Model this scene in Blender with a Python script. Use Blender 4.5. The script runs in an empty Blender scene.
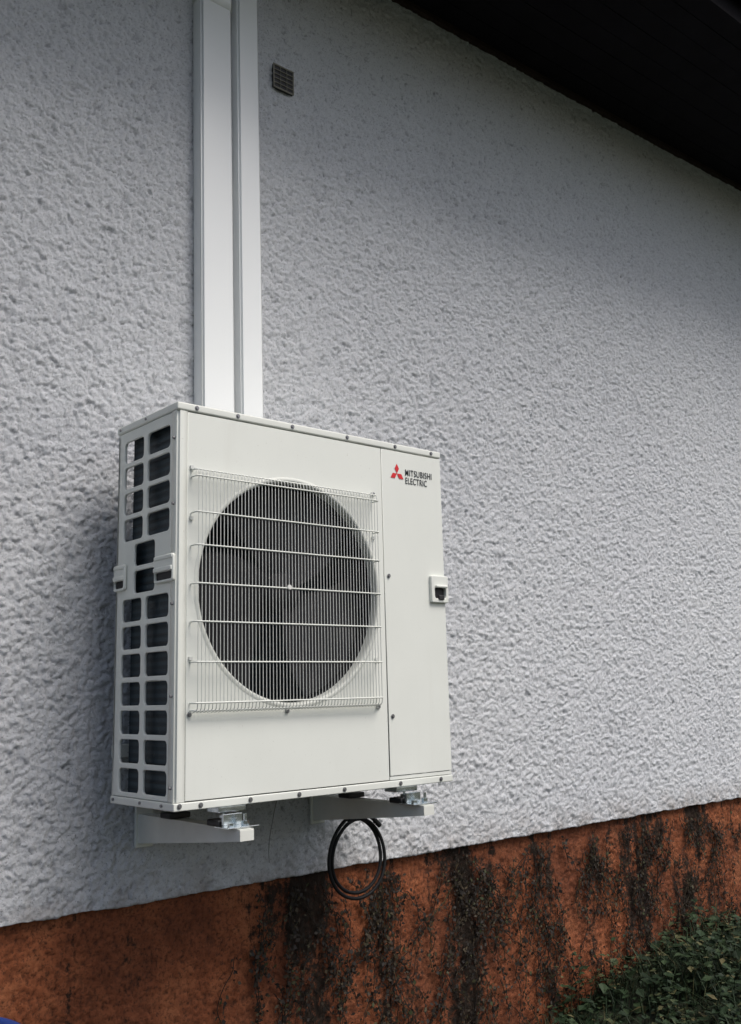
import bpy, bmesh, math, random
import numpy as np
from mathutils import Vector, Matrix
random.seed(7); rng=np.random.default_rng(11)
scene=bpy.context.scene
col=scene.collection
scene.view_settings.view_transform='Standard'
scene.view_settings.look='None'
scene.view_settings.exposure=0

# ------------------------------------------------------------ materials
def mat(name):
    m=bpy.data.materials.new(name); m.use_nodes=True
    nt=m.node_tree; b=nt.nodes['Principled BSDF']
    return m,nt,b
def N(nt,t,**k):
    n=nt.nodes.new(t)
    for a,v in k.items(): setattr(n,a,v)
    return n
def noise(nt,scale,detail=4,rough=.5,coord='Object',stretch=None,dist=0):
    tc=N(nt,'ShaderNodeTexCoord'); n=N(nt,'ShaderNodeTexNoise')
    n.inputs['Scale'].default_value=scale; n.inputs['Detail'].default_value=detail
    n.inputs['Roughness'].default_value=rough; n.inputs['Distortion'].default_value=dist
    src=tc.outputs[coord]
    if stretch:
        mp=N(nt,'ShaderNodeMapping'); mp.inputs['Scale'].default_value=stretch
        nt.links.new(src,mp.inputs[0]); src=mp.outputs[0]
    nt.links.new(src,n.inputs['Vector'])
    return n.outputs['Fac']
def ramp(nt,fac,stops):
    r=N(nt,'ShaderNodeValToRGB'); e=r.color_ramp.elements
    while len(e)<len(stops): e.new(.5)
    for el,(p,c) in zip(e,stops):
        el.position=p; el.color=(c[0],c[1],c[2],1) if not isinstance(c,(int,float)) else (c,c,c,1)
    nt.links.new(fac,r.inputs[0]); return r.outputs[0]
def mix(nt,fac,a,b,mode='MIX'):
    m=N(nt,'ShaderNodeMix',data_type='RGBA',blend_type=mode)
    if isinstance(fac,(int,float)): m.inputs[0].default_value=fac
    else: nt.links.new(fac,m.inputs[0])
    for s,v in ((6,a),(7,b)):
        if isinstance(v,tuple): m.inputs[s].default_value=(*v,1)
        else: nt.links.new(v,m.inputs[s])
    return m.outputs[2]
def bump(nt,b,fac,strength,dist):
    bp=N(nt,'ShaderNodeBump'); bp.inputs['Strength'].default_value=strength; bp.inputs['Distance'].default_value=dist
    nt.links.new(fac,bp.inputs['Height']); nt.links.new(bp.outputs[0],b.inputs['Normal'])
def simple(name,c,rough=.5,metal=0,var=.06,scale=6,bmp=None,spec=.5):
    m,nt,b=mat(name)
    f=noise(nt,scale,5,.6)
    lo=tuple(x*(1-var) for x in c); hi=tuple(min(1,x*(1+var)) for x in c)
    nt.links.new(ramp(nt,f,[(.3,lo),(.7,hi)]),b.inputs['Base Color'])
    b.inputs['Roughness'].default_value=rough; b.inputs['Metallic'].default_value=metal
    b.inputs['Specular IOR Level'].default_value=spec
    if bmp: bump(nt,b,noise(nt,bmp[0],3),bmp[1],bmp[2])
    return m

# white roughcast render
m_stucco,nt,b=mat('white_roughcast')
big=noise(nt,.9,5,.6); fine=noise(nt,125,5,.85); streak=noise(nt,1,5,.6,stretch=(5,5,.6))
c=ramp(nt,big,[(.3,(.79,.81,.85)),(.7,(.84,.86,.89))])
c=mix(nt,ramp(nt,streak,[(.5,0.),(.85,.15)]),c,(.58,.59,.61))
c=mix(nt,ramp(nt,fine,[(.36,.85),(.46,0.)]),c,(.30,.31,.335))  # tiny pits painted dark: grain shadow and lodged dirt in the colour
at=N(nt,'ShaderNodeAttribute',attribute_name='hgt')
c=mix(nt,ramp(nt,at.outputs['Fac'],[(.05,.80),(.30,0.)]),c,(.28,.29,.32))  # hollows between lumps darkened in colour, crevice shade plus dirt
tc=N(nt,'ShaderNodeTexCoord'); sp=N(nt,'ShaderNodeSeparateXYZ'); nt.links.new(tc.outputs['Object'],sp.inputs[0])
mr=N(nt,'ShaderNodeMapRange'); mr.inputs[1].default_value=-.32; mr.inputs[2].default_value=-.20; mr.inputs[3].default_value=1; mr.inputs[4].default_value=0
nt.links.new(sp.outputs[2],mr.inputs[0])
mm=N(nt,'ShaderNodeMath',operation='MULTIPLY'); nt.links.new(mr.outputs[0],mm.inputs[0]); nt.links.new(ramp(nt,noise(nt,9,5,.7),[(.4,0.),(.7,.8)]),mm.inputs[1])
c=mix(nt,mm.outputs[0],c,(.33,.28,.24))
nt.links.new(c,b.inputs['Base Color']); b.inputs['Roughness'].default_value=.92; b.inputs['Specular IOR Level'].default_value=.2
bump(nt,b,noise(nt,140,5,.85),1.0,.010)

# terracotta painted plinth
m_plinth,nt,b=mat('terracotta_roughcast')
c=ramp(nt,noise(nt,6,8,.7),[(.25,(.17,.052,.022)),(.5,(.33,.105,.044)),(.75,(.50,.19,.085))])
c=mix(nt,ramp(nt,noise(nt,1.6,5,.6),[(.42,.55),(.62,0.)]),c,(.12,.04,.022))
c=mix(nt,ramp(nt,noise(nt,90,5,.8),[(.38,.8),(.5,0.)]),c,(.06,.025,.015))
at2=N(nt,'ShaderNodeAttribute',attribute_name='stain')
st=noise(nt,1,7,.72,stretch=(9,9,1.6),dist=.5); sp2=noise(nt,34,6,.75)
mt=N(nt,'ShaderNodeMath',operation='MULTIPLY_ADD'); nt.links.new(sp2,mt.inputs[0]); mt.inputs[1].default_value=.65; nt.links.new(st,mt.inputs[2])
mt2=N(nt,'ShaderNodeMath',operation='MULTIPLY_ADD'); nt.links.new(at2.outputs['Fac'],mt2.inputs[0]); mt2.inputs[1].default_value=.30; nt.links.new(mt.outputs[0],mt2.inputs[2])
c=mix(nt,ramp(nt,mt2.outputs[0],[(.89,0.),(.98,.96)]),c,(.018,.014,.010))
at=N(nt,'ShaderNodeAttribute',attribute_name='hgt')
c=mix(nt,ramp(nt,at.outputs['Fac'],[(.05,.85),(.36,0.)]),c,(.06,.024,.015))  # crevice shade between plinth lumps put into the colour by relief height
nt.links.new(c,b.inputs['Base Color']); b.inputs['Roughness'].default_value=.85; b.inputs['Specular IOR Level'].default_value=.25
bump(nt,b,noise(nt,90,5,.8),1,.009)

m_unit,nt,b=mat('ivory_powder_coat')
c=ramp(nt,noise(nt,3,5,.6),[(.3,(.745,.765,.715)),(.7,(.785,.805,.755))])
c=mix(nt,ramp(nt,noise(nt,1,6,.7,stretch=(14,14,1.2)),[(.55,0.),(.85,.25)]),c,(.60,.59,.53))
c=mix(nt,ramp(nt,noise(nt,160,2,.5),[(.70,0.),(.78,.35)]),c,(.40,.38,.33))
nt.links.new(c,b.inputs['Base Color'])
nt.links.new(ramp(nt,noise(nt,6,6,.7),[(.3,.36),(.7,.52)]),b.inputs['Roughness'])
bump(nt,b,noise(nt,1.7,2),.10,.02)
m_lid=simple('ivory_lid_coat',(.74,.76,.71),.4,0,.03,4)
m_plast=simple('ivory_plastic',(.76,.78,.73),.38,0,.03,9)
m_ring=simple('ivory_bellmouth_coat',(.70,.72,.67),.5,0,.03,9)
m_wire=simple('white_coated_wire',(.62,.635,.61),.35,0,.04,20)
m_duct=simple('white_pvc_trunking',(.88,.90,.90),.33,0,.015,2)
m_brk=simple('cream_bracket_steel',(.72,.73,.68),.45,0,.06,12)
m_zinc=simple('zinc_steel',(.78,.83,.88),.2,1,.2,40)
m_screw=simple('screw_metal',(.25,.25,.26),.4,.8,.1,50)
m_cable=simple('grey_cable_sheath',(.30,.30,.30),.5,0,.1,30)
m_black=simple('black_rubber',(.018,.018,.02),.5,0,.2,20)
m_hose=simple('black_hose',(.010,.010,.011),.6,0,.2,20,None,.25)
m_dark=simple('dark_interior',(.016,.017,.019),.7,0,.2,8)
m_fan=simple('fan_grey_plastic',(.019,.019,.021),.7,0,.1,8,None,.15)
m_soffit=simple('dark_soffit_boards',(.007,.006,.008),.8,0,.3,6,None,.10)
m_trim=simple('brown_trim',(.035,.022,.017),.7,0,.3,10,None,.2)
m_roof=simple('roof_tiles',(.06,.045,.04),.8,0,.2,4)
m_vent=simple('aged_vent_metal',(.20,.19,.155),.6,.1,.2,30)
m_blue=simple('blue_plastic',(.01,.04,.22),.35,0,.1,6)
m_red=simple('logo_red',(.65,.015,.02),.4,0,.02,6)
m_ink=simple('logo_ink',(.03,.03,.035),.45,0,.02,6)
m_label=simple('paper_label',(.75,.75,.72),.6,0,.03,30)
m_coil,nt,b=mat('condenser_fins')
tc=N(nt,'ShaderNodeTexCoord'); wv=N(nt,'ShaderNodeTexWave',bands_direction='Z'); wv.inputs['Scale'].default_value=14
nt.links.new(tc.outputs['Object'],wv.inputs[0])
c=ramp(nt,wv.outputs['Fac'],[(.2,(.018,.030,.040)),(.8,(.036,.058,.075))])
c=mix(nt,ramp(nt,noise(nt,60,4,.8),[(.60,0.),(.72,.5)]),c,(.14,.15,.16))
nt.links.new(c,b.inputs['Base Color'])
b.inputs['Roughness'].default_value=.5; b.inputs['Metallic'].default_value=.3
bump(nt,b,noise(nt,300,2),.4,.002)
m_ground,nt,b=mat('damp_soil_and_grass')
c=ramp(nt,noise(nt,3,8,.7),[(.3,(.018,.016,.010)),(.5,(.022,.030,.012)),(.75,(.035,.055,.018))])
nt.links.new(c,b.inputs['Base Color']); b.inputs['Roughness'].default_value=.95
bump(nt,b,noise(nt,30,6,.7),1,.03)
def leafmat(name,stops):
    m,nt,b=mat(name)
    g=N(nt,'ShaderNodeNewGeometry')
    nt.links.new(ramp(nt,g.outputs['Random Per Island'],stops),b.inputs['Base Color'])
    b.inputs['Roughness'].default_value=.6; b.inputs['Specular IOR Level'].default_value=.25
    return m
m_grass=leafmat('dark_weeds',[(0,(.010,.020,.009)),(.5,(.019,.038,.016)),(.85,(.040,.064,.028)),(1,(.12,.10,.045))])
m_ivy=leafmat('withered_ivy',[(0,(.010,.008,.007)),(.7,(.024,.018,.013)),(.93,(.06,.045,.025)),(1,(.04,.05,.02))])

# ------------------------------------------------------------ helpers
def empty(name,loc=(0,0,0)):
    e=bpy.data.objects.new(name,None); col.objects.link(e); e.location=loc; e.empty_display_size=.2; return e
def addmesh(name,verts,faces,m,parent=None,smooth=False):
    me=bpy.data.meshes.new(name); me.from_pydata([tuple(v) for v in verts],[],faces); me.materials.append(m)
    if smooth: me.polygons.foreach_set('use_smooth',[True]*len(me.polygons))
    me.update(); o=bpy.data.objects.new(name,me); col.objects.link(o)
    if parent: o.parent=parent
    return o
def bm_obj(name,bm,m,parent=None,smooth=False):
    bmesh.ops.recalc_face_normals(bm,faces=bm.faces)
    me=bpy.data.meshes.new(name); bm.to_mesh(me); bm.free(); me.materials.append(m)
    if smooth: me.polygons.foreach_set('use_smooth',[True]*len(me.polygons))
    o=bpy.data.objects.new(name,me); col.objects.link(o)
    if parent: o.parent=parent
    return o
def addbox(bm,x0,x1,y0,y1,z0,z1):
    r=bmesh.ops.create_cube(bm,size=1); vs=r['verts']
    for v in vs: v.co=Vector(((x0+x1)/2+v.co.x*(x1-x0),(y0+y1)/2+v.co.y*(y1-y0),(z0+z1)/2+v.co.z*(z1-z0)))
    return vs
def box(name,x0,x1,y0,y1,z0,z1,m,parent=None,bev=0,seg=3):
    bm=bmesh.new(); addbox(bm,x0,x1,y0,y1,z0,z1)
    if bev: bmesh.ops.bevel(bm,geom=bm.edges[:],offset=bev,segments=seg,affect='EDGES',profile=.5)
    o=bm_obj(name,bm,m,parent)
    if bev:
        o.data.polygons.foreach_set('use_smooth',[True]*len(o.data.polygons))
        w=o.modifiers.new('wn','WEIGHTED_NORMAL'); w.keep_sharp=True
    return o
def rrect(a0,a1,b0,b1,r,n=4):
    pts=[]
    for cx,cy,s in ((a1-r,b0+r,-90),(a1-r,b1-r,0),(a0+r,b1-r,90),(a0+r,b0+r,180)):
        for i in range(n+1):
            t=math.radians(s+90*i/n); pts.append((cx+r*math.cos(t),cy+r*math.sin(t)))
    return pts
def plate(name,outer,holes,th,fn,m,parent,bev=.0012):
    cu=bpy.data.curves.new(name,'CURVE'); cu.dimensions='2D'; cu.fill_mode='BOTH'
    cu.extrude=max(th/2-bev,0.0002); cu.bevel_depth=bev; cu.bevel_resolution=1; cu.offset=-bev
    for pts in [outer]+holes:
        s=cu.splines.new('POLY'); s.points.add(len(pts)-1); s.use_cyclic_u=True
        for p,q in zip(s.points,pts): p.co=(q[0],q[1],0,1)
    o=bpy.data.objects.new(name,cu); col.objects.link(o)
    dg=bpy.context.evaluated_depsgraph_get()
    me=bpy.data.meshes.new_from_object(o.evaluated_get(dg)); bpy.data.objects.remove(o)
    for v in me.vertices: v.co=Vector(fn(*v.co))
    bm=bmesh.new(); bm.from_mesh(me); bmesh.ops.remove_doubles(bm,verts=bm.verts,dist=1e-5)
    return bm_obj(name,bm,m,parent)
def tube(name,paths,r,m,parent=None,cyc=False,res=3):
    cu=bpy.data.curves.new(name,'CURVE'); cu.dimensions='3D'; cu.bevel_depth=r; cu.bevel_resolution=res; cu.use_fill_caps=True
    for pts in paths:
        s=cu.splines.new('POLY'); s.points.add(len(pts)-1); s.use_cyclic_u=cyc
        for p,q in zip(s.points,pts): p.co=(*q,1)
    cu.materials.append(m)
    o=bpy.data.objects.new(name,cu); col.objects.link(o)
    dg=bpy.context.evaluated_depsgraph_get()
    me=bpy.data.meshes.new_from_object(o.evaluated_get(dg)); bpy.data.objects.remove(o)
    o=bpy.data.objects.new(name,me); col.objects.link(o)
    me.polygons.foreach_set('use_smooth',[True]*len(me.polygons))
    if parent: o.parent=parent
    return o
def cyl(bm,c,axis,r,h,n=24,r2=None):
    z=Vector(axis).normalized(); M=z.to_track_quat('Z','Y').to_matrix().to_4x4(); M.translation=Vector(c)
    return bmesh.ops.create_cone(bm,cap_ends=True,segments=n,radius1=r,radius2=r if r2 is None else r2,depth=h,matrix=M)

# ------------------------------------------------------------ rough wall sheets
def vnoise(X,Z,cell,seed):
    r=np.random.default_rng(seed)
    x=X/cell; z=Z/cell; x0=np.floor(x).astype(int); z0=np.floor(z).astype(int)
    ox,oz=x0.min(),z0.min(); G=r.random((z0.max()-oz+3,x0.max()-ox+3))
    fx=x-x0; fz=z-z0; fx=fx*fx*(3-2*fx); fz=fz*fz*(3-2*fz); i=z0-oz; j=x0-ox
    return (G[i,j]*(1-fx)+G[i,j+1]*fx)*(1-fz)+(G[i+1,j]*(1-fx)+G[i+1,j+1]*fx)*fz
def pebbles(X,Z,cell,seed,rad=.85):
    r=np.random.default_rng(seed); x=X/cell; z=Z/cell
    x0=np.floor(x).astype(int); z0=np.floor(z).astype(int); ox,oz=x0.min()-1,z0.min()-1
    S=(z0.max()-oz+3,x0.max()-ox+3); JX=r.random(S); JZ=r.random(S); Hh=r.random(S)**1.2; RR=rad*(.6+.6*r.random(S))
    out=np.zeros(X.shape)
    for di in (-1,0,1):
        for dj in (-1,0,1):
            i=z0-oz+di; j=x0-ox+dj
            d2=((x-(x0+dj+JX[i,j]))**2+(z-(z0+di+JZ[i,j]))**2)/RR[i,j]**2
            out=np.maximum(out,Hh[i,j]*np.sqrt(np.clip(1-d2,0,1)))
    return out
def rough(X,Z,seed):
    wx=X+.016*(vnoise(X,Z,.022,seed+1)-.5)+.008*(vnoise(X,Z,.009,seed+8)-.5)
    wz=Z+.016*(vnoise(X,Z,.023,seed+2)-.5)+.008*(vnoise(X,Z,.0095,seed+9)-.5)
    rx,rz=wx*.88+wz*.47,wz*.88-wx*.47
    a=pebbles(rx,rz,.0145,seed+3); b_=pebbles(wx,wz,.025,seed+4); c_=vnoise(wx,wz,.05,seed+5); d_=vnoise(X,Z,.0070,seed+6)
    return .50*a+.22*b_+.06*c_+.26*d_
def sheet(name,xs,zs,y,amp,seed,m,parent,lip=0,stain=None):
    X,Z=np.meshgrid(xs,zs); h=rough(X,Z,seed)
    Y=y-amp*h-.006*(vnoise(X,Z,.6,seed+7)-.5)
    if lip:
        Z=Z.copy(); Z[0]+=.008*(vnoise(X[0],Z[0]*0,.05,seed+20)-.5); Z[1]=np.maximum(Z[1],Z[0]+.002)
        X=np.vstack([X[:1],X]); Z=np.vstack([Z[:1]+.004,Z]); Y=np.vstack([Y[:1]*0+lip,Y]); h=np.vstack([h[:1]*0+.5,h])
    R,Cn=X.shape
    co=np.stack([X,Y,Z],-1).reshape(-1,3).astype(np.float32)
    i=np.arange(R-1)[:,None]*Cn+np.arange(Cn-1)[None,:]
    q=np.stack([i,i+1,i+Cn+1,i+Cn],-1).reshape(-1,4).astype(np.int32)
    me=bpy.data.meshes.new(name); me.vertices.add(len(co)); me.vertices.foreach_set('co',co.ravel())
    me.loops.add(q.size); me.loops.foreach_set('vertex_index',q.ravel())
    me.polygons.add(len(q)); me.polygons.foreach_set('loop_start',np.arange(0,q.size,4,dtype=np.int32))
    me.polygons.foreach_set('loop_total',np.full(len(q),4,dtype=np.int32))
    me.polygons.foreach_set('use_smooth',np.ones(len(q),dtype=bool))
    me.update(calc_edges=True)
    a=me.attributes.new('hgt','FLOAT','POINT'); a.data.foreach_set('value',h.ravel().astype(np.float32))
    if stain is not None:
        a=me.attributes.new('stain','FLOAT','POINT'); a.data.foreach_set('value',stain(X,Z).ravel().astype(np.float32))
    me.materials.append(m); o=bpy.data.objects.new(name,me); col.objects.link(o); o.parent=parent
    return o
house=empty('rendered_house')
xs=[-4.0]
while xs[-1]<9:
    x=xs[-1]; st=.05 if x<-.75 or x>5.2 else .0040+.0009*max(0,x)
    xs.append(x+st)
xs=np.array(xs)
zs=np.concatenate([np.arange(-.32,3.75,.0044)])
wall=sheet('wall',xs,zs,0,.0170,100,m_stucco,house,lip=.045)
zs2=np.arange(-1.7,-.29,.0065)
CL=[(.82,.17,1.),(1.20,.09,.7),(1.62,.17,1.1),(2.12,.12,.75),(2.5,.10,.5),(2.85,.22,1.),(3.4,.25,.9),(4.1,.4,.9)]
def stain(X,Z):
    s=np.zeros(X.shape); wob=.25*(vnoise(X,Z,.35,901)-.5)
    for cx,w,k in CL: s=np.maximum(s,k*np.exp(-((X+wob*.6-cx)/w)**2))
    return s*(.55+.45*vnoise(X,Z,.12,902))-.25
sheet('plinth',xs,zs2,.028,.016,300,m_plinth,house,stain=stain)
box('house_core',-3.99,8.99,.06,7,-1.7,3.75,m_stucco,house)
E=empty('eaves'); E.parent=house
def zt(x): return 3.352+.039*x
def prism(name,y0,y1,dz0,dz1,m,x0=-4.5,x1=9.5):
    v=[(x,y,zt(x)+d) for x in (x0,x1) for y,d in ((y0,dz0),(y1,dz0),(y1,dz1),(y0,dz1))]
    return addmesh(name,v,[(0,1,2,3),(7,6,5,4),(0,4,5,1),(1,5,6,2),(2,6,7,3),(3,7,4,0)],m,E)
nb=8; w=.86/nb
for i in range(nb): prism('soffit_board',-.03-w*(i+1)+.003,-.03-w*i,.0+.001*(i%2),.025,m_soffit)
prism('soffit_backing',-.9,.1,.03,.06,m_soffit)
prism('wall_trim',-.035,.02,-.022,.02,m_trim)
prism('fascia',-.925,-.895,-.05,.2,m_soffit)
v=[(x,y,zt(x)+d) for x in (-4.6,9.6) for y,d in ((-1.0,.2),(3.5,2.0),(7.9,.2),(7.9,.12),(3.5,1.9),(-1.0,.12))]
addmesh('roof_covering',v,[(0,1,7,6),(1,2,8,7),(2,3,9,8),(3,4,10,9),(4,5,11,10),(5,0,6,11),(5,4,1,0),(4,3,2,1),(6,7,10,11),(7,8,9,10)],m_roof,E)
tube('rain_gutter',[[(-4.6,-.98,zt(-4.6)+.1),(9.6,-.98,zt(9.6)+.1)]],.055,m_soffit,E)

# wall vent
V=empty('wall_vent'); 
vx0,vx1,vz0,vz1=.693,.793,2.664,2.768
plate('frame',[(vx0,vz0),(vx1,vz0),(vx1,vz1),(vx0,vz1)],
  [rrect(vx0+.0045+i*.0308,vx0+.0045+i*.0308+.0288,vz0+.005+j*.0192,vz0+.005+j*.0192+.0160,.001,1) for i in range(3) for j in range(5)],
  .004,lambda a,b_,c_:(a,-.020-c_,b_),m_vent,V,.0006)
box('cavity_shade',vx0+.002,vx1-.002,-.0175,-.006,vz0+.002,vz1-.002,m_black,V)  # black block stands in for the shade inside the vent

# ------------------------------------------------------------ trunking
def duct(name,x0,x1,d,zj):
    e=empty(name)
    lean=lambda z:-.016*(z-1.3)/1.5
    def seg(nm,a,b_,c0,c1,dd,m=m_duct):
        bm=bmesh.new(); vs=addbox(bm,a,b_,-dd,-.003,c0,c1)
        bmesh.ops.bevel(bm,geom=[ed for ed in bm.edges if abs(ed.verts[0].co.z-ed.verts[1].co.z)>.05],offset=.010,segments=4,affect='EDGES')
        for v_ in bm.verts: v_.co.x+=lean(v_.co.z)
        o=bm_obj(nm,bm,m,e,True); mo=o.modifiers.new('wn','WEIGHTED_NORMAL'); return o
    seg('base_channel',x0+.0015,x1-.0015,.95,3.36,d-.022)
    seg('cover',x0,x1,.95,zj-.001,d)
    seg('cover_upper',x0,x1,zj+.001,3.36,d)
    if zj>2: seg('coupling',x0-.003,x1+.003,zj-.005,zj+.085,d+.003)
    return e
duct('cable_trunking',.348,.484,.070,2.86)
duct('cable_trunking',.512,.612,.064,3.1)

# ------------------------------------------------------------ heat pump
U=empty('heat_pump_outdoor_unit')
W,H,G=1.045,1.123,.150; F=-.511
fr=lambda off:(lambda a,b_,c_:(a,F+off-c_,b_))
sd=lambda off:(lambda a,b_,c_:(off-c_,a,b_))
fx,fz,fR=.402,.603,.335
circ=[(fx+fR*math.cos(2*math.pi*i/96),fz+fR*math.sin(2*math.pi*i/96)) for i in range(96)]
plate('front_panel',[(.033,.024),(.7655,.024),(.7655,1.097),(.033,1.097)],[circ],.006,fr(.003),m_unit,U)
plate('service_panel',[(.7685,.036),(W-.001,.036),(W-.001,1.097),(.7685,1.097)],[],.006,fr(.002),m_unit,U)
box('service_skirt',.7685,W-.001,F+.001,F+.008,.023,.034,m_unit,U,.001)
box('lid',-.003,W+.003,F-.003,-G+.004,1.1,H,m_lid,U,.005)
box('lid_pressing',.05,W-.05,F+.05,-G-.05,H-.001,H+.006,m_lid,U,.004)
box('base_tray',-.002,W+.002,F-.002,-G,0,.021,m_lid,U,.003)
bm=bmesh.new(); addbox(bm,0,.0315,F,F+.032,.0225,1.099)
bmesh.ops.bevel(bm,geom=[e for e in bm.edges if all(abs(v.co.x)<1e-6 and abs(v.co.y-F)<1e-6 for v in e.verts)],offset=.008,segments=5,affect='EDGES')
o=bm_obj('corner_post',bm,m_unit,U,True); o.modifiers.new('wn','WEIGHTED_NORMAL')
holes=[]
pitch=.0804; oh=.0655
for i in range(13):
    z1=1.066-i*pitch; z0=z1-oh
    if i in (4,5): holes.append(rrect(-.385,-.262,z0,z1,.013))
    else:
        holes.append(rrect(-.466,-.335,z0,z1,.013)); holes.append(rrect(-.310,-.192,z0,z1,.013))
plate('side_grille',[(-.4775,.0225),(-G,.0225),(-G,1.099),(-.4775,1.099)],holes,.009,sd(.0055),m_plast,U,.003)
def grip(nm,y0,y1,z0,z1):
    g=rrect(y0,y1,z0,z1,.008)
    plate(nm+'_rim',g,[rrect(y0+.008,y1-.006,z0+.008,z0+.030,.006)],.009,sd(-.0045),m_plast,U,.003)
    box(nm+'_recess',-.0025,-.001,y0+.004,y1-.004,z0+.006,z0+.032,m_dark,U)  # flat dark sheet painted in place of the shaded hand hollow
    box(nm+'_lip',-.014,-.006,y0+.003,y1-.003,z0+.030,z0+.044,m_plast,U,.0035)
    box(nm+'_ledge',-.012,-.006,y0+.003,y1-.003,z1-.014,z1-.002,m_plast,U,.003)
grip('grip_front',-.506,-.400,.612,.690)
grip('grip_rear',-.222,-.153,.612,.690)
box('side_panel_right',W-.006,W,F+.008,-G,.0225,1.099,m_unit,U,.0015)
box('partition',.772,.776,F+.012,-G-.01,.0225,1.095,m_dark,U)
box('rear_post',.001,.02,-G-.012,-G-.002,.0225,1.099,m_plast,U)
box('rear_panel',.776,W-.007,-G-.006,-G-.001,.0225,1.099,m_unit,U)
box('condenser_rear',.064,.77,-.205,-.172,.025,1.095,m_coil,U)
box('condenser_side',.030,.062,-.485,-.196,.025,1.095,m_coil,U)
bm=bmesh.new()
for i in range(42): addbox(bm,.024,.0252,-.475,-.2,.04+i*.0255,.0411+i*.0255)
bm_obj('coil_guard_mesh',bm,m_black,U)
bm=bmesh.new(); prof=[(fR+.012,-.0004),(fR+.007,-.0025),(fR+.002,-.0025),(fR-.002,0.),(fR-.004,.006),(fR-.005,.018),(fR-.005,.030)]
n=96; rings=[]
for r_,d in prof: rings.append([bm.verts.new((fx+r_*math.cos(2*math.pi*i/n),F+d,fz+r_*math.sin(2*math.pi*i/n))) for i in range(n)])
for a,b_ in zip(rings,rings[1:]):
    for i in range(n): bm.faces.new((a[i],a[(i+1)%n],b_[(i+1)%n],b_[i]))
bm_obj('bellmouth',bm,m_ring,U,True)
bm=bmesh.new(); prof=[(fR-.003,.0305),(fR-.003,.13)]; rings=[]
for r_,d in prof: rings.append([bm.verts.new((fx+r_*math.cos(2*math.pi*i/n),F+d,fz+r_*math.sin(2*math.pi*i/n))) for i in range(n)])
for i in range(n): bm.faces.new((rings[0][i],rings[0][(i+1)%n],rings[1][(i+1)%n],rings[1][i]))
bm_obj('fan_shroud',bm,m_fan,U,True)
bm=bmesh.new(); cyl(bm,(fx,F+.085,fz),(0,1,0),.06,.07,32)
for k in range(3):
    a0=k*2*math.pi/3+.4; grid=[]
    for i in range(9):
        r_=.05+.272*i/8; row=[]
        for j in range(9):
            t=j/8; a=a0+(1.75-.15*i/8)*t+.35*(i/8)**1.5; row.append(bm.verts.new((fx+r_*math.cos(a),F+.045+.06*t-.01*math.sin(t*3.1),fz+r_*math.sin(a))))
        grid.append(row)
    for i in range(8):
        for j in range(8): bm.faces.new((grid[i][j],grid[i+1][j],grid[i+1][j+1],grid[i][j+1]))
bm_obj('fan',bm,m_fan,U,True)
box('fan_motor',fx-.05,fx+.05,F+.15,F+.24,fz-.05,fz+.05,m_dark,U,.01)
# wire guard
gx0,gx1,gz0,gz1=.045,.722,.258,.930; gy=F-.032
paths=[]
nw=56
for i in range(nw+1):
    x=gx0+.006+(gx1-gx0-.012)*i/nw
    paths.append([(x,F-.004,gz0-.004),(x,gy+.01,gz0),(x,gy+.002,gz0+.006),(x,gy,gz0+.018),(x,gy,gz1-.018),(x,gy+.002,gz1-.006),(x,gy+.01,gz1),(x,F-.004,gz1+.004)])
tube('guard_bars',paths,.0013,m_wire,U,res=1)
hz=[gz1-.002,gz1-.022,.805,.712,.605,.500,.390,gz0+.022,gz0+.002]
paths=[]
for z in hz:
    yy=gy-.003 if gz0+.01<z<gz1-.01 else gy+.007
    paths.append([(gx0,F-.002,z),(gx0,yy+.006,z),(gx0+.006,yy,z),(gx1-.006,yy,z),(gx1,yy+.006,z),(gx1,F-.002,z)])
tube('guard_crossbars',paths,.0023,m_plast,U,res=2)
bm=bmesh.new(); cyl(bm,(fx-.045,gy-.005,fz+.005),(0,1,0),.007,.005,20); bm_obj('guard_boss',bm,m_label,U)
bm=bmesh.new()
for x,z in ((gx0,gz1+.006),(gx1,gz1+.006),(gx0,gz0-.006),(gx1,gz0-.006),(.37,gz0-.006),(gx1,.79),(gx1,.40),(gx0,.79),(gx0,.40)):
    addbox(bm,x-.005,x+.005,F-.006,F-.0005,z-.005,z+.005)
bm_obj('guard_clips',bm,m_wire,U)
bm=bmesh.new()
scr=[(.785,.67),(.785,.22),(.06,1.112),(.20,1.112),(.40,1.112),(.62,1.112),(.83,1.112),(1.0,1.112),(.015,.013),(.08,.011),(.24,.011),(.41,.011),(.58,.011),(.81,.011),(.99,.011),(gx1+.004,gz1+.006),(gx1+.004,gz0-.006),(gx0-.002,gz0-.008),(.37,gz0-.008)]
for x,z in scr:
    cyl(bm,(x,F-.005,z),(0,1,0),.0042,.004,12); cyl(bm,(x,F-.0035,z),(0,1,0),.0068,.0015,16)
for y,z in ((-.494,1.02),(-.494,.83),(-.494,.55),(-.494,.30),(-.494,.06),(-.17,1.112),(-.33,1.112),(-.17,.012),(-.33,.012),(-.45,.012)):
    cyl(bm,(-.003,y,z),(1,0,0),.0042,.006,12)
bm_obj('screws',bm,m_screw,U)
plate('service_handle',rrect(.970,1.050,.590,.682,.006),[rrect(.986,1.038,.605,.642,.008)],.014,fr(-.006),m_plast,U,.003)
box('service_handle_recess',.979,1.041,F-.0015,F-.0005,.600,.646,m_black,U)  # thin black sheet stands in for shade in the handle opening
box('service_handle_grip',.986,1.040,F-.022,F-.012,.640,.650,m_plast,U,.004)
box('service_handle_latch',1.000,1.026,F-.018,F-.008,.600,.616,m_black,U,.003)
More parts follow.
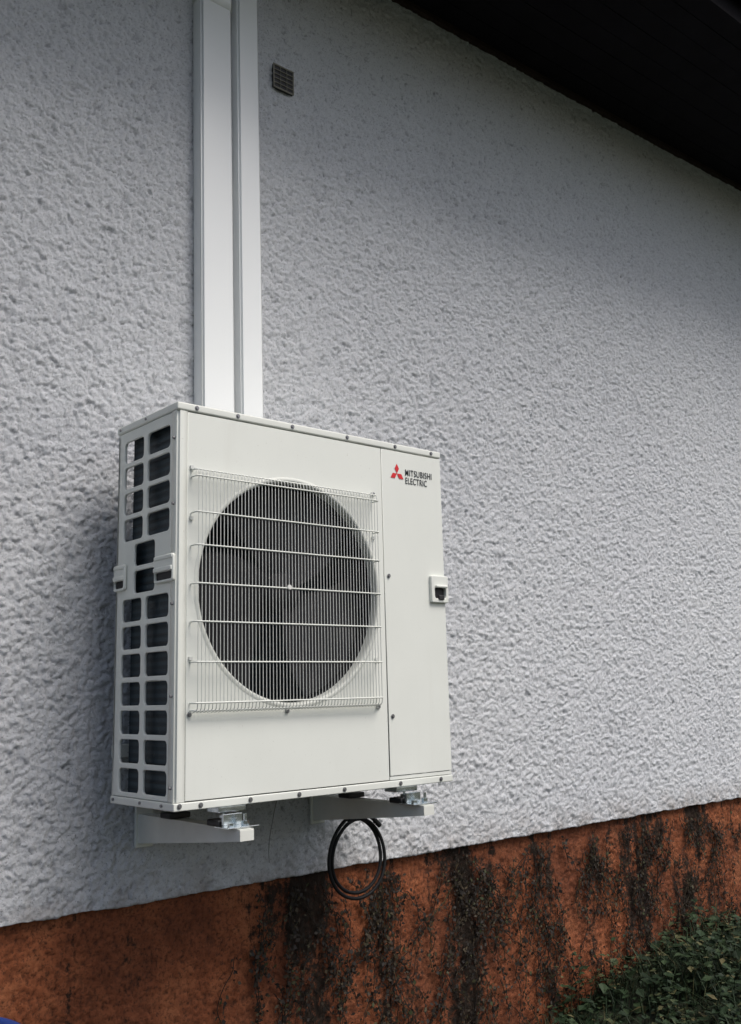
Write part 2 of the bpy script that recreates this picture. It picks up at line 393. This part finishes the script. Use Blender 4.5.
def diamond(cx,cz,ax,h,wd):
    a=math.radians(ax); u_=Vector((math.cos(a),0,math.sin(a))); v_=Vector((-math.sin(a),0,math.cos(a))); c0=Vector((cx,F-.0025,cz))
    return [c0,c0+u_*h/2+v_*wd/2,c0+u_*h,c0+u_*h/2-v_*wd/2]
vs=[];fs=[]
for a in (90,210,330):
    fs.append(tuple(range(len(vs),len(vs)+4))); vs+=diamond(.836,1.020,a,.034,.0196)
addmesh('logo_emblem',vs,fs,m_red,U)
def text(nm,s,x,z,size,w):
    cu=bpy.data.curves.new(nm,'FONT'); cu.body=s; cu.size=size; cu.offset=.0002; cu.extrude=.0002; cu.space_character=1.12
    o=bpy.data.objects.new(nm,cu); col.objects.link(o); dg=bpy.context.evaluated_depsgraph_get()
    me=bpy.data.meshes.new_from_object(o.evaluated_get(dg)); bpy.data.objects.remove(o)
    mx=max(v.co.x for v in me.vertices)
    for v in me.vertices: v.co=Vector((x+v.co.x*w/mx,F-.0025-v.co.z,z+v.co.y))
    me.materials.clear(); me.materials.append(m_ink); o=bpy.data.objects.new(nm,me); col.objects.link(o); o.parent=U
text('logo_text_upper','MITSUBISHI',.873,1.018,.031,.126)
text('logo_text_lower','ELECTRIC',.873,.990,.031,.102)
for fxx in (.19,.85):
    for y in (-.47,-.21):
        box('foot',fxx-.045,fxx+.045,y-.03,y+.03,-.018,-.001,m_zinc,U,.003)

# ------------------------------------------------------------ wall brackets
def bracket(x):
    e=empty('wall_bracket'); t=-.055
    bm=bmesh.new()
    for dx0,dx1 in ((-.022,-.019),(.019,.022)):
        v=[(x+d,y,z) for d in (dx0,dx1) for y,z in ((-.012,t-.003),(-.585,t-.003),(-.585,t-.030),(-.45,t-.045),(-.012,t-.088))]
        V_=[bm.verts.new(p) for p in v]
        bm.faces.new(V_[:5]); bm.faces.new(V_[5:][::-1])
        for i in range(5): bm.faces.new((V_[i],V_[(i+1)%5],V_[5+(i+1)%5],V_[5+i]))
    addbox(bm,x-.022,x+.022,-.588,-.012,t-.003,t)
    addbox(bm,x-.022,x+.022,-.589,-.5855,t-.030,t-.003)
    bm_obj('arm',bm,m_brk,e)
    box('wall_plate',x-.03,x+.03,-.024,-.012,t-.10,t+.30,m_brk,e,.002)
    for y in (-.47,-.21):
        box('rubber_pad',x-.035,x+.035,y-.03,y+.03,t+.001,t+.018,m_black,e,.004)
        bm=bmesh.new(); cyl(bm,(x,y-.005,t+.022),(0,0,1),.012,.012,6); cyl(bm,(x,y-.005,t+.02),(0,0,1),.004,.06,12); cyl(bm,(x,y-.005,t-.012),(0,0,1),.012,.01,6)
        bm_obj('anchor_bolt',bm,m_zinc,e)
    y=-.54
    box('clamp_plate',x-.05,x+.05,y-.035,y+.035,t+.0015,t+.0055,m_zinc,e,.001)
    box('clamp_riser',x-.03,x+.03,y+.02,y+.03,t+.006,t+.035,m_zinc,e,.001)
    bm=bmesh.new(); cyl(bm,(x+.02,y-.01,t+.012),(0,0,1),.011,.012,6); cyl(bm,(x+.02,y-.01,t+.015),(0,0,1),.005,.04,12); cyl(bm,(x-.025,y-.01,t+.010),(0,0,1),.010,.010,6)
    bm_obj('clamp_bolts',bm,m_zinc,e)
bracket(.178); bracket(.858)
box('mounting_rail',.06,.99,-.040,-.0245,.12,.16,m_brk,empty('wall_mounting_rail'),.002)

# ------------------------------------------------------------ cable loop
C_=empty('coiled_drain_hose'); pts=[]
for i in range(150):
    t=i/149; a=math.pi/2+.25-t*(2*math.pi*2.15); r_=.128-.010*math.sin(t*5)+.006*t
    pts.append((.926+r_*.93*math.cos(a)+.006*math.sin(3*t),-.14-.02*t+.006*math.sin(a*2),-.262+r_*math.sin(a)))
pts=[(.906,-.15,.02),(.901,-.148,-.06),(.896,-.145,-.12)]+pts
tube('hose',[pts],.0062,m_hose,C_)
bm=bmesh.new(); e0=Vector(pts[-1]); d=(e0-Vector(pts[-2])).normalized(); cyl(bm,e0+d*.012,d,.009,.03,14); bm_obj('hose_end',bm,m_hose,C_)
tube('sensor_cable',[[(.595,-.16,0.0),(.593,-.13,-.08),(.594,-.10,-.17),(.591,-.10,-.21),(.593,-.10,-.245)]],.0018,m_cable,None)

# ------------------------------------------------------------ withered ivy on plinth
vs=[];fs=[];stems=[]
def leaf(p,s):
    a=random.uniform(0,6.28); tilt=random.uniform(-.7,.7); u_=Vector((math.cos(a),tilt*.5,math.sin(a))); v_=Vector((-math.sin(a),random.uniform(-.6,.3),math.cos(a)))*random.uniform(.4,.9)
    k=len(vs); P=Vector(p); vs.extend([P,P+u_*s*.5+v_*s*.45,P+u_*s,P+u_*s*.5-v_*s*.45]); fs.append((k,k+1,k+2,k+3))
for cx,sg,k_ in CL:
    for k in range(int(54*k_)):
        x=random.gauss(cx,sg*.6); z=random.choice([-.34,-.34,-.45,-.6,-.8]) - random.uniform(0,.1); path=[]
        L=random.randint(4,26); dx=random.gauss(0,.4)
        if k%7==0: L=60; dx=0
        for j in range(L):
            z-=random.uniform(.002,.024); dx=dx*.85+random.gauss(0,.45 if L<60 else .2); x+=dx*.012
            if z<-1.25: break
            y=.010-random.uniform(.0,.010); path.append((x,y,z))
            for q in range(random.choice((1,1,2,3,4))): leaf((x+random.gauss(0,.011),y-random.uniform(.002,.012),z+random.gauss(0,.010)),random.uniform(.005,.022))
        if len(path)>2: stems.append(path)
IV=empty('withered_ivy_vine'); addmesh('leaves',vs,fs,m_ivy,IV)
tube('stems',stems,.0015,m_ivy,IV,res=1)

# ------------------------------------------------------------ ground
def gz(x,y):
    s=min(1,max(0,(x-.6)/2.8)); s=s*s*(3-2*s)
    fall=min(1,max(0,(-y-.5)/3)); 
    return -1.36+.40*s*(1-.7*fall)+.03*math.sin(x*3.1+y*2)*math.cos(y*2.3)
gx=[-150,-60,-25,-12,-8]+[ -6+.25*i for i in range(61)]+[12,16,25,60,150]
gyy=[-150,-60,-25,-12,-8]+[-6+.25*i for i in range(26)]+[2,8,25,60,150]
v=[(x,y,gz(x,y)) for y in gyy for x in gx]; n=len(gx)
f_=[(j*n+i,j*n+i+1,(j+1)*n+i+1,(j+1)*n+i) for j in range(len(gyy)-1) for i in range(n-1)]
addmesh('ground',v,f_,m_ground,None,True)
vs=[];fs=[]
def blade(x,y,z,h,w):
    a=random.uniform(0,6.28); lx,ly=math.cos(a),math.sin(a); bend=random.uniform(.2,.9)*h; k=len(vs)
    for t in (0,.5,.85): 
        px,py,pz=x+lx*bend*t*t,y+ly*bend*t*t,z+h*t*(1-.25*t); ww=w*(1-t*.6); vs.append((px-ly*ww,py+lx*ww,pz)); vs.append((px+ly*ww,py-lx*ww,pz))
    vs.append((x+lx*bend,y+ly*bend,z+h*.78)); fs.extend([(k,k+1,k+3,k+2),(k+2,k+3,k+5,k+4),(k+4,k+5,k+6)])
def wleaf(P,s):
    a=random.uniform(0,6.28); u_=Vector((math.cos(a),math.sin(a),random.uniform(-.4,.6))); w_=Vector((-math.sin(a),math.cos(a),random.uniform(-.4,.4)))*.38
    k=len(vs); P=Vector(P); vs.extend([P,P+u_*s*.4+w_*s,P+u_*s+Vector((0,0,-.2*s)),P+u_*s*.4-w_*s]); fs.append((k,k+1,k+2,k+3))
for i in range(30000):
    x=random.uniform(.6,5.5); y=-abs(random.gauss(0,.75))-.01
    if y<-2.2: continue
    dens=.5+.5*math.sin(x*6.7+2)*math.cos(y*7.1+x)
    if random.random()>.25+.75*dens: continue
    z=gz(x,y)
    if i%2: blade(x,y,z-.01,random.uniform(.05,.16)*(1+.8*dens),random.uniform(.0012,.003))
    else: wleaf((x,y,z+random.uniform(.0,.11)*(.6+1.1*dens)),random.choice((.018,.026,.038,.055)))
for k in range(130):
    x=random.uniform(1.7,4.8); y=-random.uniform(.02,.8); z=gz(x,y); hh=random.uniform(.08,.20)+random.random()**4*.28; lx=random.gauss(0,.07)
    for j in range(34):
        t=j/33; wleaf((x+lx*t+random.gauss(0,.016),min(-.02,y+random.gauss(0,.016)),z+hh*t),random.uniform(.018,.055)*(1.1-.6*t))
addmesh('weeds',vs,fs,m_grass)

# ------------------------------------------------------------ blue barrel
B=empty('water_barrel'); bx,by,top=-.60,-.36,-.478
bm=bmesh.new(); prof=[(.0,-1.38),(.235,-1.38),(.25,-1.33),(.268,-1.1),(.272,-.9),(.262,-.88),(.272,-.86),(.27,-.7),(.262,-.52),(.27,-.51),(.272,top+.002),(.262,top+.004),(.255,top-.01),(.25,-.6),(.25,-1.0),(0,-1.0)]
n=48; rings=[[bm.verts.new((bx+r_*math.cos(2*math.pi*i/n),by+r_*math.sin(2*math.pi*i/n),z)) for i in range(n)] for r_,z in prof]
for a,b_ in zip(rings,rings[1:]):
    for i in range(n): bm.faces.new((a[i],a[(i+1)%n],b_[(i+1)%n],b_[i]))
bmesh.ops.remove_doubles(bm,verts=bm.verts,dist=1e-5)
bm_obj('barrel_body',bm,m_blue,B,True)
tube('barrel_rim_band',[[(bx+.273*math.cos(2*math.pi*i/48),by+.273*math.sin(2*math.pi*i/48),top-.012) for i in range(48)]],.006,m_black,B,cyc=True)

# ------------------------------------------------------------ light
w_=bpy.data.worlds.new('World'); scene.world=w_; w_.use_nodes=True; nt=w_.node_tree
sky=nt.nodes.new('ShaderNodeTexSky'); sky.sky_type='NISHITA'; sky.sun_disc=False
sund=Vector((.24,-.64,1.0)).normalized()
el=math.asin(sund.z); az=math.atan2(sund.x,sund.y)
sky.sun_elevation=el; sky.sun_rotation=az; sky.air_density=1.0; sky.dust_density=4.0; sky.ozone_density=.9
nt.links.new(sky.outputs[0],nt.nodes['Background'].inputs[0]); nt.nodes['Background'].inputs[1].default_value=.125
L=bpy.data.lights.new('overcast_sun','SUN'); L.energy=2.3; L.angle=math.radians(28); L.color=(1,.965,.92)
lo=bpy.data.objects.new('overcast_sun',L); col.objects.link(lo); lo.rotation_euler=(-sund).to_track_quat('-Z','Y').to_euler(); lo.location=(0,-6,8)

# ------------------------------------------------------------ camera
f,yaw,pitch,roll=976.93,.7194,.1826,-.0260
fw=Vector((math.sin(yaw)*math.cos(pitch),math.cos(yaw)*math.cos(pitch),math.sin(pitch)))
r=Vector((math.cos(yaw),-math.sin(yaw),0)); u=r.cross(fw); c,s=math.cos(roll),math.sin(roll)
r2=r*c+u*s; u2=u*c-r*s
M=Matrix((r2,u2,-fw)).transposed().to_4x4(); M.translation=Vector((-1.3526,-2.8711,.2964))
cd=bpy.data.cameras.new('camera'); cam=bpy.data.objects.new('camera',cd); col.objects.link(cam); cam.matrix_world=M
cd.sensor_fit='VERTICAL'; cd.sensor_height=36; cd.lens=f/1024*36; cd.clip_start=.05; cd.clip_end=600
scene.camera=cam
